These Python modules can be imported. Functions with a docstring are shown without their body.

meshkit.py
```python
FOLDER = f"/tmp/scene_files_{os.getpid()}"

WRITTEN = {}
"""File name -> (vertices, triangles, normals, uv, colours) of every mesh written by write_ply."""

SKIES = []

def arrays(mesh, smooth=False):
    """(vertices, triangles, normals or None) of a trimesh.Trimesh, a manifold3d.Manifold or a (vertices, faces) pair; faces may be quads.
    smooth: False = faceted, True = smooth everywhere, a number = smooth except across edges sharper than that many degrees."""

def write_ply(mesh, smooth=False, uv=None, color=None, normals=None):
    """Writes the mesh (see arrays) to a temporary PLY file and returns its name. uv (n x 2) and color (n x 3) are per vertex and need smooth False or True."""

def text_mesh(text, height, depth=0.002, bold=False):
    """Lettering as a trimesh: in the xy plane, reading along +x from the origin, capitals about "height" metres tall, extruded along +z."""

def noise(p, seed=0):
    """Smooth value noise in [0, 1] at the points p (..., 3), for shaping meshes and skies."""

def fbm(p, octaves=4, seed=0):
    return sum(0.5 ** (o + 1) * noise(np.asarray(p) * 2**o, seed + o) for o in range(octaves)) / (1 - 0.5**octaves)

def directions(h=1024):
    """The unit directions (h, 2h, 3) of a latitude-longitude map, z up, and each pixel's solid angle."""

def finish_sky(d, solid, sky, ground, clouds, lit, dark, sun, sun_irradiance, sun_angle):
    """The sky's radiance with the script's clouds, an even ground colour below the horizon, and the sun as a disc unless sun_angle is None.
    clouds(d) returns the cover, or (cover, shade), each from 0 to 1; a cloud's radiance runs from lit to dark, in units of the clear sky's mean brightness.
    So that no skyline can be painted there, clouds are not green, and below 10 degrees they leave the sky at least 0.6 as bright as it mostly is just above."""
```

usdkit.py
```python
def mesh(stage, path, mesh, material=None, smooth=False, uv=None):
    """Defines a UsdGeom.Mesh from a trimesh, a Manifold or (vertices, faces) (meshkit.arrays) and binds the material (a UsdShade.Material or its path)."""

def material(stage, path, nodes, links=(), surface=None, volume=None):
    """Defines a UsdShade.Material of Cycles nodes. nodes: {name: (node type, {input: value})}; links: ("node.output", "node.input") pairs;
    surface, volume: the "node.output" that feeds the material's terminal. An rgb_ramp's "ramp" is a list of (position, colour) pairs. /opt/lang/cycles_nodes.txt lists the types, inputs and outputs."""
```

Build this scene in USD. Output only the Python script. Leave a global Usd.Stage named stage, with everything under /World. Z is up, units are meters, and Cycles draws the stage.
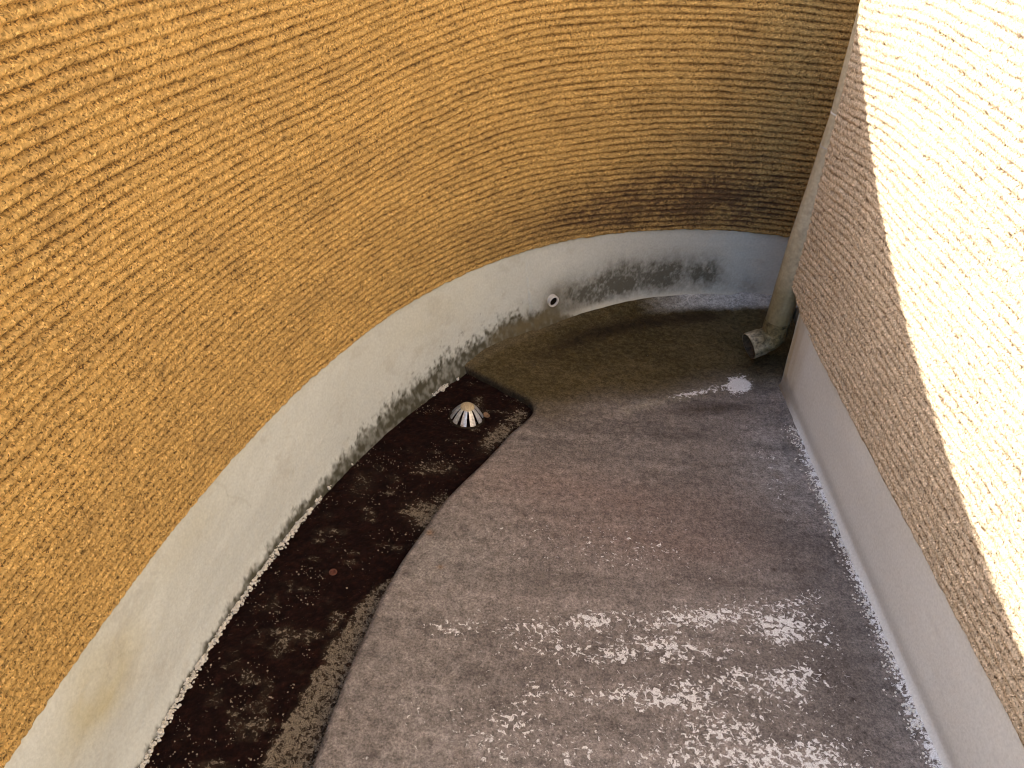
import math, random
import numpy as np, trimesh, shapely
from scipy.interpolate import CubicSpline, PchipInterpolator
from scipy.spatial import cKDTree
from scipy.ndimage import map_coordinates
from pxr import Usd, UsdGeom, UsdLux, UsdShade, Sdf, Gf, Vt
import usdkit, meshkit

# ------------------------------------------------------------------ stage, camera, sky, sun, exposure
stage = Usd.Stage.CreateInMemory()
UsdGeom.SetStageUpAxis(stage, UsdGeom.Tokens.z)
UsdGeom.SetStageMetersPerUnit(stage, 1.0)
UsdGeom.Xform.Define(stage, '/World')
UsdGeom.Scope.Define(stage, '/World/Looks')
rng = np.random.default_rng(7)
random.seed(7)

EXPOSURE = 1.73
SUN_INT, SKY_STR = 1.0, 0.15
SUN_AZ, SUN_EL = math.radians(-75.0), math.radians(36.5)

cam = UsdGeom.Camera.Define(stage, '/World/camera')
RIGHT, UP, FWD = (0.99541, 0.05871, 0.07562), (-0.09574, 0.61046, 0.78624), (0.0, 0.78987, -0.61327)
cam.AddTransformOp().Set(Gf.Matrix4d(*RIGHT, 0, *UP, 0, *[-c for c in FWD], 0, 0, 0, 1.5, 1))
cam.CreateHorizontalApertureAttr(36.0)
cam.CreateVerticalApertureAttr(27.0)
cam.CreateFocalLengthAttr(36.0 * 769.38 / 1024)
cam.CreateClippingRangeAttr(Gf.Vec2f(0.02, 500))
cam.CreateExposureAttr(EXPOSURE)

sky = usdkit.material(stage, '/World/Looks/sky_light', {
    'sky': ('sky_texture', {'sky_type': 'single_scattering', 'sun_disc': False, 'sun_elevation': SUN_EL, 'sun_rotation': SUN_AZ,
                            'air_density': 1.0, 'aerosol_density': 2.2, 'ozone_density': 1.0}),
    'bg': ('background_shader', {'strength': SKY_STR})}, [('sky.color', 'bg.color')], surface='bg.background')
dome = UsdLux.DomeLight.Define(stage, '/World/sky')
UsdShade.MaterialBindingAPI.Apply(dome.GetPrim()).Bind(sky)
dome.GetPrim().SetCustomDataByKey('kind', 'structure')
sun = UsdLux.DistantLight.Define(stage, '/World/sun')
sun.CreateNormalizeAttr(True); sun.CreateIntensityAttr(SUN_INT); sun.CreateAngleAttr(0.5); sun.CreateColorAttr(Gf.Vec3f(1.0, 0.94, 0.84))
sun.AddRotateZOp().Set(-math.degrees(SUN_AZ)); sun.AddRotateXOp().Set(math.degrees(SUN_EL) - 90 + 180)
sd = Gf.Vec3d(math.sin(SUN_AZ) * math.cos(SUN_EL), math.cos(SUN_AZ) * math.cos(SUN_EL), math.sin(SUN_EL))
sun.ClearXformOpOrder()
_z = sd; _x = Gf.Cross(Gf.Vec3d(0, 0, 1), _z).GetNormalized(); _y = Gf.Cross(_z, _x)
sun.AddTransformOp().Set(Gf.Matrix4d(*_x, 0, *_y, 0, *_z, 0, 0, 0, 0, 1))

# ------------------------------------------------------------------ helpers
counts = {}
def fresh(parent, name):
    k = f'{parent}/{name}'; c = counts.get(k, 0); counts[k] = c + 1
    return k if c == 0 else f'{k}_{c:03d}'

def tag(prim, label=None, category=None, group=None, kind=None):
    for k, v in (('label', label), ('category', category), ('group', group), ('kind', kind)):
        if v: prim.SetCustomDataByKey(k, v)
    return prim

def thing(name, label, category, loc=(0, 0, 0), group=None):
    x = UsdGeom.Xform.Define(stage, fresh('/World', name)); x.AddTranslateOp().Set(Gf.Vec3d(*map(float, loc)))
    return tag(x.GetPrim(), label, category, group)

def put(name, mesh, mat, parent=None, smooth=False, data=None):
    path = fresh(str(parent.GetPath()) if parent else '/World', name)
    m = usdkit.mesh(stage, path, mesh, mat, smooth=smooth)
    for k, arr in (data or {}).items():
        arr = np.asarray(arr, np.float32)
        if arr.ndim == 1:
            UsdGeom.PrimvarsAPI(m).CreatePrimvar(k, Sdf.ValueTypeNames.FloatArray, 'vertex').Set(Vt.FloatArray.FromNumpy(arr))
        else:
            UsdGeom.PrimvarsAPI(m).CreatePrimvar(k, Sdf.ValueTypeNames.Color3fArray, 'vertex').Set(Vt.Vec3fArray.FromNumpy(arr))
    return m.GetPrim()

def sstep(a, b, x):
    t = np.clip((x - a) / (b - a), 0, 1); return t * t * (3 - 2 * t)

def nz(u, v, su, sv, octaves=4, seed=0):
    """Fractal noise in [0, 1] over two coordinates, with feature sizes su and sv in metres."""
    return meshkit.fbm(np.stack([u / su, v / sv, np.full(np.shape(u), seed * 1.37 + 0.31)], -1), octaves, seed)

def blob(u, v, cu, cv, ru, rv, deg=0.0):
    c, s = math.cos(math.radians(deg)), math.sin(math.radians(deg))
    a, b = (u - cu) * c + (v - cv) * s, -(u - cu) * s + (v - cv) * c
    return np.exp(-(a / ru) ** 2 - (b / rv) ** 2)

def polyline(u, v, pts):
    """Distance from (u, v) to a polyline."""
    return shapely.distance(shapely.LineString(pts), shapely.points(u.ravel(), v.ravel())).reshape(u.shape)

def grid_faces(n, m):
    i = np.arange(n * m).reshape(n, m)
    return np.stack([i[:-1, :-1], i[1:, :-1], i[1:, 1:], i[:-1, 1:]], -1).reshape(-1, 4)

def lerp(a, b, t):
    t = np.asarray(t)[..., None]; return np.asarray(a) * (1 - t) + np.asarray(b) * t

# ------------------------------------------------------------------ plan of the place
TS = np.array([[-0.699, 0.64], [-0.686, 0.758], [-0.669, 0.879], [-0.648, 1.002], [-0.624, 1.125], [-0.595, 1.248], [-0.561, 1.371], [-0.522, 1.492],
               [-0.477, 1.611], [-0.426, 1.727], [-0.37, 1.84], [-0.306, 1.947], [-0.235, 2.05], [-0.158, 2.146], [-0.073, 2.236], [0.019, 2.318],
               [0.117, 2.392], [0.222, 2.456], [0.332, 2.51], [0.448, 2.554], [0.569, 2.587], [0.695, 2.607], [0.827, 2.614], [0.963, 2.607]])
SA = np.r_[0, np.cumsum(np.linalg.norm(np.diff(TS, axis=0), axis=1))]
# the wall runs on beyond what the picture shows: behind the viewer nearly straight, and on past the downpipe
pre = np.array([[-0.735, -2.6], [-0.775, -1.6], [-0.765, -0.6], [-0.737, 0.2]]); post = np.array([[1.18, 2.585], [1.45, 2.54]])
PL = np.vstack([pre, TS, post])
SL = np.r_[0, np.cumsum(np.linalg.norm(np.diff(PL, axis=0), axis=1))]; SL = SL - SL[4]
cx, cy = CubicSpline(SL, PL[:, 0]), CubicSpline(SL, PL[:, 1])
OFF = PchipInterpolator(np.r_[SL[0], SA, SL[-1]], np.r_[0.055, 0.054, .052, .051, .052, .054, .058, .062, .067, .072, .077, .081, .085, .086, .087, .086, .084, .080, .075, .068, .059, .049, .036, .026, .02, .02])
def curve(s):
    p = np.stack([cx(s), cy(s)], -1); t = np.stack([cx(s, 1), cy(s, 1)], -1); t /= np.linalg.norm(t, axis=-1, keepdims=True)
    return p, np.stack([t[..., 1], -t[..., 0]], -1)              # point and the normal into the yard
ZP, ZTOP, ZCH = 0.272, 1.549, -0.032                             # plinth top, wall top, gutter bed
NR = np.array([math.cos(-0.0533), -math.sin(-0.0533)])           # outward direction of the right wall in plan
def right_x(y, d): return (d - NR[1] * y) / NR[0]
D_BASE, D_TOP, D_PLA = 0.984, 0.9707, 0.966

# ------------------------------------------------------------------ materials
def attr_mat(name, rough=0.85, bump=None, speck=None, spec=0.3, extra=None, grain_scale=900., grain_amt=0.16):
    """A surface whose own colour comes with the mesh (stains, moss, wear, painted shade), broken up by fine grain."""
    n = {'a': ('attribute', {'attribute': 'tint'}), 'g': ('geometry', {}),
         'n1': ('noise_texture', {'scale': grain_scale, 'detail': 3.0, 'roughness': 0.7}),
         'r1': ('map_range', {'from_min': 0.3, 'from_max': 0.7, 'to_min': 1 - grain_amt, 'to_max': 1 + grain_amt}),
         'm1': ('vector_math', {'math_type': 'scale'}),
         'p': ('principled_bsdf', {'roughness': rough, 'specular_ior_level': spec})}
    l = [('g.position', 'n1.vector'), ('n1.fac', 'r1.value'), ('a.color', 'm1.vector1'), ('r1.result', 'm1.scale'), ('m1.vector', 'p.base_color')]
    if bump:
        n['n2'] = ('noise_texture', {'scale': bump[0], 'detail': 4.0, 'roughness': 0.65}); n['b'] = ('bump', {'strength': bump[1], 'distance': bump[2]})
        l += [('g.position', 'n2.vector'), ('n2.fac', 'b.height'), ('b.normal', 'p.normal')]
    if extra: n.update(extra[0]); l = [k for k in l if k[1] not in {e[1] for e in extra[1]}] + extra[1]
    return usdkit.material(stage, '/World/Looks/' + name, n, l, surface='p.BSDF')

def plain(name, color, rough=0.6, spec=0.4, scale=60., var=0.25, bump=None, metallic=0.0):
    n = {'g': ('geometry', {}), 'n1': ('noise_texture', {'scale': scale, 'detail': 5.0, 'roughness': 0.65}),
         'r': ('rgb_ramp', {'ramp': [(0.3, tuple(c * (1 - var) for c in color)), (0.7, tuple(min(1, c * (1 + var)) for c in color))]}),
         'p': ('principled_bsdf', {'roughness': rough, 'specular_ior_level': spec, 'metallic': metallic})}
    l = [('g.position', 'n1.vector'), ('n1.fac', 'r.fac'), ('r.color', 'p.base_color')]
    if bump:
        n['b'] = ('bump', {'strength': bump[0], 'distance': bump[1]}); l += [('n1.fac', 'b.height'), ('b.normal', 'p.normal')]
    return usdkit.material(stage, '/World/Looks/' + name, n, l, surface='p.BSDF')

# single grains of sand take their own tone; dark specks put the shade of the hollows into the colour
def sand(scale):
    n = {'v': ('voronoi_texture', {'scale': scale, 'randomness': 1.0}), 'vs': ('separate_color', {}),
         'vr': ('rgb_ramp', {'ramp': [(0.0, (0.42,) * 3), (0.25, (0.80,) * 3), (0.7, (1.04,) * 3), (0.92, (1.18,) * 3), (1.0, (1.6, 1.66, 1.75))]}),
         'm2': ('mix', {'mix_type': 'multiply', 'fac': 1.0}),
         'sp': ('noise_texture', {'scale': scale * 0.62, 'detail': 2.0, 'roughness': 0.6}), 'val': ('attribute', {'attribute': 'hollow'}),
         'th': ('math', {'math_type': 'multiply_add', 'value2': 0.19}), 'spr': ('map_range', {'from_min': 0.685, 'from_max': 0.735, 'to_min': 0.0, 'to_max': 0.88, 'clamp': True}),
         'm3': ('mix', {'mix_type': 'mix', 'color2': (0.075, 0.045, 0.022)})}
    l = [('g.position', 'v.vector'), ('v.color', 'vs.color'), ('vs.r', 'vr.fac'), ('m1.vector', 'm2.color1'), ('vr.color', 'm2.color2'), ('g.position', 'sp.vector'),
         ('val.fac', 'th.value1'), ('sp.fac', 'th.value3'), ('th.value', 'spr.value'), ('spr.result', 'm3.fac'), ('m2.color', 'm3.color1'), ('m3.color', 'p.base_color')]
    return n, l
M_PLASTER = attr_mat('combed_plaster', 0.95, (700., 0.9, 0.0026), spec=0.12, grain_scale=420., grain_amt=0.15, extra=sand(340.))
M_PLINTH = attr_mat('trowelled_render', 0.85, (260., 0.35, 0.002), spec=0.25, grain_scale=150., grain_amt=0.10)
# what is left of the white paint: flakes broken by fine noise, as thick as the mesh's own measure of wear says
def flakes(lo=0.748, hi=0.795, low=(0.52, 0.50, 0.47), high=(0.84, 0.835, 0.82), size=86.0, gain=0.40):
    n = {'w': ('attribute', {'attribute': 'paint'}), 'mp': ('mapping', {'scale': (0.92, 1.05, 1.0), 'rotation': (0, 0, 0.5)}),
         'f1': ('noise_texture', {'scale': size, 'detail': 3.5, 'roughness': 0.66, 'distortion': 0.7}),
         'fa': ('math', {'math_type': 'multiply_add', 'value2': gain}), 'fr': ('map_range', {'from_min': lo, 'from_max': hi, 'to_min': 0.0, 'to_max': 0.95, 'clamp': True}),
         'n5': ('noise_texture', {'scale': 190.0, 'detail': 4.0, 'roughness': 0.75}),
         'r5': ('map_range', {'from_min': 0.33, 'from_max': 0.67, 'to_min': 0.55, 'to_max': 1.5}), 'm5': ('vector_math', {'math_type': 'scale'}), 'n6': ('noise_texture', {'scale': 55.0, 'detail': 5.0, 'roughness': 0.75}), 'r6': ('map_range', {'from_min': 0.33, 'from_max': 0.67, 'to_min': 0.66, 'to_max': 1.36}), 'm6': ('vector_math', {'math_type': 'scale'}),
         'wn': ('noise_texture', {'scale': 500.0, 'detail': 2.0}), 'wr': ('rgb_ramp', {'ramp': [(0.35, low), (0.62, high)]}),
         'mx': ('mix', {'mix_type': 'mix'}), 'hh': ('math', {'math_type': 'multiply_add', 'value2': 0.35})}
    l = [('g.position', 'mp.vector'), ('mp.vector', 'f1.vector'), ('w.fac', 'fa.value1'), ('f1.fac', 'fa.value3'), ('fa.value', 'fr.value'), ('g.position', 'n5.vector'), ('n5.fac', 'r5.value'),
         ('m1.vector', 'm5.vector1'), ('r5.result', 'm5.scale'), ('g.position', 'wn.vector'), ('wn.fac', 'wr.fac'), ('g.position', 'n6.vector'), ('n6.fac', 'r6.value'), ('m5.vector', 'm6.vector1'), ('r6.result', 'm6.scale'), ('m6.vector', 'mx.color1'), ('wr.color', 'mx.color2'), ('fr.result', 'mx.fac'), ('mx.color', 'p.base_color'),
         ('fr.result', 'hh.value1'), ('n2.fac', 'hh.value3'), ('hh.value', 'b.height')]
    return n, l
M_FLOOR = attr_mat('mortar_floor', 0.93, (420., 0.6, 0.0024), spec=0.12, grain_scale=620., grain_amt=0.28, extra=flakes())
M_GUTTER = attr_mat('mossy_gutter', 0.88, (300., 1.0, 0.005), spec=0.12, grain_scale=500., grain_amt=0.4, extra=flakes(0.67, 0.76, (0.055, 0.040, 0.026), (0.36, 0.305, 0.225), 105.0, 0.36))
M_PIPE = attr_mat('weathered_pvc', 0.55, (180., 0.2, 0.001), spec=0.4, grain_scale=70., grain_amt=0.22)
M_ELBOW = attr_mat('grimy_pvc', 0.7, (140., 0.4, 0.0015), spec=0.3, grain_scale=75., grain_amt=0.75)
M_CORE = plain('wall_core', (0.36, 0.27, 0.18), 0.9, 0.2)
M_COPING = plain('coping', (0.42, 0.40, 0.36), 0.85, 0.3)
M_ROOF = plain('flat_roof', (0.20, 0.19, 0.18), 0.9, 0.2)
M_CRUST = plain('lime_crust', (0.66, 0.63, 0.56), 0.9, 0.2, 300., 0.3, (0.6, 0.002))
M_GRIT = plain('pale_grit', (0.34, 0.27, 0.20), 0.9, 0.2, 250., 0.5)
M_STEEL = plain('strainer_metal', (0.56, 0.55, 0.53), 0.34, 0.5, 160., 0.5, (0.3, 0.001), 0.55)
M_STRAIN_CAP = plain('strainer_cap', (0.44, 0.355, 0.22), 0.5, 0.4, 220., 0.4)
M_STUB = plain('grey_pvc', (0.62, 0.60, 0.57), 0.5, 0.45, 120., 0.12)
M_DARK = plain('near_black', (0.025, 0.018, 0.012), 0.95, 0.1)  # near black, for the strainer rim and the shade inside the weep pipe
M_LEAF = plain('dry_leaf', (0.17, 0.105, 0.06), 0.8, 0.3, 150., 0.5)
M_HUSK = plain('seed_husk', (0.11, 0.040, 0.025), 0.7, 0.3, 300., 0.4)
M_SEAL = plain('sealant', (0.62, 0.60, 0.54), 0.6, 0.35, 100., 0.12)
M_METAL = plain('zinc_band', (0.60, 0.58, 0.54), 0.4, 0.5, 60., 0.2, None, 0.6)

OCHRE, PALE = np.array([0.575, 0.372, 0.132]), np.array([0.660, 0.525, 0.365])

# ------------------------------------------------------------------ combed plaster
def comb(u, z, seed, drift=None, cut=1.0):
    """Height of hand-combed roughcast over a wall unrolled to (u, z): ridges 24 mm apart that wander and break off, beaded with grains; and how hollow each spot is."""
    P = 0.0206
    w = z + (nz(u, z, 0.33, 0.16, 3, seed) - 0.5) * 0.022 + (nz(u, z, 0.05, 0.04, 3, seed + 1) - 0.5) * 0.0075
    if drift is not None: w = w + drift
    ph = w / P
    k, fr = np.floor(ph), ph - np.floor(ph)
    j = nz(u, k * 3.1, 0.16, 1.0, 3, seed + 2) - 0.5                # each stroke of the comb differs
    c0 = 0.20 + 0.22 * j
    dist = np.abs((fr - c0 + 0.5) % 1.0 - 0.5)                     # distance to the furrow, in ridges
    skew = ((fr - c0) % 1.0)
    prof = sstep(0.02, 0.30, dist) * (1.0 - 0.30 * skew)
    depth = np.clip(0.30 + 1.25 * (nz(u, k * 2.7 + z, 0.075, 0.9, 3, seed + 4) - 0.08), 0.62, 1.25)  # furrows clog and clear along their length
    prof = 1 - (1 - prof) * depth * cut
    amp = 0.0058 * (0.36 + 1.28 * nz(u, z, 0.20, 0.11, 3, seed + 3))
    h = amp * prof
    n = int((u.max() - u.min()) * (z.max() - z.min()) / 2.6e-5)
    r = np.random.default_rng(seed)
    c = np.stack([r.uniform(u.min(), u.max(), n), r.uniform(z.min(), z.max(), n)], -1)
    size, tone = r.uniform(0.35, 1.0, n) ** 1.2, r.uniform(0, 1, n)
    tree = cKDTree(c * [0.62, 1.0])
    d, i = tree.query(np.stack([u * 0.62, z], -1).reshape(-1, 2), workers=4)
    rad = 0.0047 * size[i]
    g = np.sqrt(np.clip(1 - (d / rad) ** 2, 0, 1)).reshape(u.shape)
    h = h + 0.0026 * g * size[i].reshape(u.shape) * (0.35 + 0.8 * prof)
    h = h + (nz(u, z, 0.011, 0.007, 3, seed + 5) - 0.5) * 0.0032
    pit = sstep(0.60, 0.76, nz(u, z, 0.0085, 0.0055, 2, seed + 6)) * (0.25 + 0.75 * (1 - sstep(0.05, 0.32, dist))) * sstep(0.25, 0.6, nz(u, z, 0.08, 0.06, 3, seed + 7) + 0.1)
    h = h - 0.0040 * pit
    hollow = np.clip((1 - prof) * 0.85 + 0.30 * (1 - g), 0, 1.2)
    return h, hollow, tone[i].reshape(u.shape) * (g > 0.05), pit

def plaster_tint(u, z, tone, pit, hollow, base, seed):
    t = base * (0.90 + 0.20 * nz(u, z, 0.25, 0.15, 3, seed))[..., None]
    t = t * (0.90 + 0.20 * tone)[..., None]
    t = lerp(t, base * [0.42, 0.36, 0.30], np.clip(hollow - 0.25, 0, 1) * 0.80)    # furrow shade put into the colour, so lines show in flat light
    return lerp(t, [0.085, 0.05, 0.026], 0.80 * pit)  # pits coloured near black, their shade painted in

# ---- the curved wall
cw = thing('curved_wall', 'tall curved wall of ochre combed plaster above a pale grey plinth, sweeping round the yard', 'wall')
s = np.r_[np.linspace(SL[0] + 0.02, -0.16, 70)[:-1], np.arange(-0.16, 3.02, 0.0029), np.linspace(3.03, SL[-1] - .02, 24)]
z = np.r_[np.arange(ZP - 0.004, 1.30, 0.0027), np.linspace(1.305, ZTOP, 30)]
U, Z = np.meshgrid(s, z, indexing='ij')
h, hollow, tone, pit = comb(U, Z, 11, (Z - ZP) * 0.13 * sstep(1.9, 0.9, U))   # the strokes crowd together on the near part
p0, n0 = curve(s)
ragged = sstep(0, 0.006, Z - ZP)                                   # the lower edge of the coat thins out
d = -0.004 + h * ragged + 0.004 * ragged + (nz(U, Z, 0.5, 0.4, 2, 5) - 0.5) * 0.008
Zv = Z + np.where(Z < ZP + 0.02, (nz(U, Z * 0, 0.02, 1, 3, 9) - 0.5) * 0.010, 0)
V = np.stack([p0[:, None, 0] + n0[:, None, 0] * d, p0[:, None, 1] + n0[:, None, 1] * d, Zv], -1).reshape(-1, 3)
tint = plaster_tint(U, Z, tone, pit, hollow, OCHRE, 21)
browning = 1.0 * blob(U, Z, 2.50, 0.415, 0.26, 0.12) + 0.85 * blob(U, Z, 2.08, 0.385, 0.32, 0.095) + 0.5 * blob(U, Z, 2.75, 0.43, 0.20, 0.14) + 0.5 * blob(U, Z, 2.4, 0.32, 0.6, 0.08) + 0.5 * blob(U, Z, 2.68, 0.70, 0.34, 0.30)  # low stains on the far wall, broader brown towards the downpipe
browning = np.clip(browning * (0.15 + 0.95 * nz(U, Z, 0.09, 0.04, 5, 31) + 0.9 * (nz(U, Z, 0.012, 0.008, 3, 32) - 0.5)) * (0.60 + 0.85 * hollow), 0, 0.90)
tint = lerp(tint, [0.080, 0.045, 0.030], browning)
spots = sstep(0.70, 0.80, nz(U, Z, 0.05, 0.03, 4, 33)) * sstep(0.5, 0.7, nz(U, Z, 0.3, 0.2, 2, 34))
tint = lerp(tint, [0.13, 0.085, 0.045], 0.6 * spots)
dark = sstep(0.50, 0.72, nz(U, Z, 0.10, 0.07, 5, 35)) * (0.4 + 0.9 * hollow)
tint = lerp(tint, [0.20, 0.125, 0.055], np.clip(0.30 * dark, 0, 0.6))
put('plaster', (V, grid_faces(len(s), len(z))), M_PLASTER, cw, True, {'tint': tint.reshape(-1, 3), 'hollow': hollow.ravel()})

# plinth: a trowelled skirt leaning out towards its foot
STUB_S, STUB_Z = 1.948, 0.086
s = np.r_[np.linspace(SL[0] + 0.02, -0.12, 60)[:-1], np.arange(-0.12, 3.02, 0.0040), np.linspace(3.03, SL[-1] - .02, 20)]
k = np.linspace(0, 1, 96)
U, K = np.meshgrid(s, k, indexing='ij')
p0, n0 = curve(s)
foot = -0.05 + 0 * s
Zg = foot[:, None] + (ZP + 0.006 - foot[:, None]) * K
slope = OFF(s)[:, None] * (ZP - Zg) / (ZP - np.where(s < 1.85, ZCH, 0.0)[:, None])
toe = 0.010 * (1 - sstep(0.0, 0.06, Zg - np.where(s < 1.75, ZCH, 0.0)[:, None]))
lump = (nz(U, Zg, 0.16, 0.10, 3, 41) - 0.5) * 0.010 + (nz(U, Zg, 0.03, 0.02, 3, 42) - 0.5) * 0.0022
crack = np.exp(-(polyline(U, Zg, [(.515, .262), (.535, .228), (.532, .205), (.56, .175), (.575, .15), (.58, .13)]) / 0.0022) ** 2) \
      + 0.7 * np.exp(-(polyline(U, Zg, [(.06, .24), (.10, .20), (.14, .18), (.17, .15)]) / 0.002) ** 2)
d = slope + toe + lump * sstep(1.0, 0.93, K) - 0.0012 * crack
V = np.stack([p0[:, None, 0] + n0[:, None, 0] * d, p0[:, None, 1] + n0[:, None, 1] * d, Zg], -1).reshape(-1, 3)
base = np.array([0.505, 0.525, 0.495])
t = base * (0.90 + 0.2 * nz(U, Zg, 0.20, 0.10, 4, 43))[..., None]
t = lerp(t, [0.42, 0.41, 0.36], sstep(1.7, 2.6, U) * 0.85)
t = lerp(t, [0.40, 0.335, 0.14], np.clip(1.5 * blob(U, Zg, 0.07, 0.18, 0.10, 0.06) + 0.35 * blob(U, Zg, 0.38, 0.23, 0.12, 0.05) + 0.3 * blob(U, Zg, 1.45, 0.2, 0.3, 0.08), 0, 1) * nz(U, Zg, 0.1, 0.07, 3, 44))
t = lerp(t, [0.25, 0.23, 0.17], 0.28 * crack)
t = lerp(t, [0.36, 0.34, 0.29], 0.30 * sstep(0.55, 0.72, nz(U, Zg, 0.06, 0.04, 5, 45) * 0.6 + 0.4 * nz(U, Zg, 0.012, 0.010, 3, 54)))
zf = Zg - np.where(s < 1.70, ZCH, 0.0)[:, None]                    # height above the floor at its foot
# moss climbing from the gutter, thicker towards the drain
reach = np.interp(U, [-1, 0.2, 0.5, 0.9, 1.4, 1.65, 1.9, 2.05, 3.2], [.010, .019, .031, .047, .092, .11, .065, .012, .01])
mo = 1 - sstep(0.50, 1.10, zf / reach * (0.30 + 0.8 * nz(U, Zg, 0.030, 0.05, 4, 46) + 0.9 * nz(U, Zg, 0.009, 0.010, 3, 56) - 0.15))
t = lerp(t, [0.036, 0.031, 0.013], np.clip(mo * (0.35 + 1.1 * nz(U, Zg, 0.014, 0.014, 3, 47)), 0, 0.95))
# tide mark by the end of the gutter, black mould on the far side
arch = np.exp(-((polyline(U, Zg, [(1.66, -.01), (1.675, .035), (1.72, .052), (1.78, .03), (1.85, .035), (1.95, .045)]) / 0.012) ** 2))
fa = np.clip(0.8 * blob(U, Zg, 1.74, 0.01, 0.10, 0.04) + 0.9 * blob(U, Zg, 1.95, 0.035, 0.13, 0.055) + 0.5 * blob(U, Zg, 1.98, 0.10, 0.06, 0.04), 0, 1) * (0.15 + 1.3 * nz(U, Zg, 0.04, 0.04, 4, 48))
t = lerp(t, [0.12, 0.095, 0.05], np.clip(fa + 0.75 * arch * nz(U, Zg, .03, .02, 3, 49), 0, 0.9))
vert = 0.55 * nz(U, Zg, 0.024, 0.09, 4, 50) + 0.45 * nz(U, Zg, 0.016, 0.014, 4, 53)
mm = 0.95 * blob(U, Zg, 2.30, 0.130, 0.13, 0.05) + 0.95 * blob(U, Zg, 2.50, 0.135, 0.09, 0.05) + 0.9 * blob(U, Zg, 2.62, 0.115, 0.055, 0.06) + 0.95 * blob(U, Zg, 2.10, 0.08, 0.16, 0.065) + 0.9 * blob(U, Zg, 2.38, 0.080, 0.30, 0.045) + 0.5 * blob(U, Zg, 2.78, .05, .05, .05)
mm = np.clip(mm * (0.05 + 1.3 * vert + 1.1 * (nz(U, Zg, 0.008, 0.009, 3, 57) - 0.5)) * (0.5 + 0.9 * nz(U, Zg, 0.06, 0.04, 3, 51)), 0, 0.93)
mm = mm * sstep(0.018, 0.04, Zg) * sstep(0.245, 0.2, Zg)
t = lerp(t, [0.075, 0.068, 0.048], mm)
t = lerp(t, [0.50, 0.46, 0.36], sstep(1.95, 2.2, U) * np.exp(-((Zg - 0.020) / 0.012) ** 2) * (0.4 + 0.6 * nz(U, Zg, .03, .02, 3, 52)))
F = grid_faces(len(s), len(k))
pc, nc = curve(np.array([STUB_S]))
dstub = float(OFF(STUB_S) * (ZP - STUB_Z) / ZP)
stub_c = np.array([*(pc[0] + nc[0] * dstub), STUB_Z]); stub_n = np.array([*nc[0], 0.0])
cen = V[F].mean(1) - stub_c
rad = np.linalg.norm(cen - (cen @ stub_n)[:, None] * stub_n, axis=1)
F = F[rad > 0.019]
put('plinth', (V, F), M_PLINTH, cw, True, {'tint': t.reshape(-1, 3)})

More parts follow.
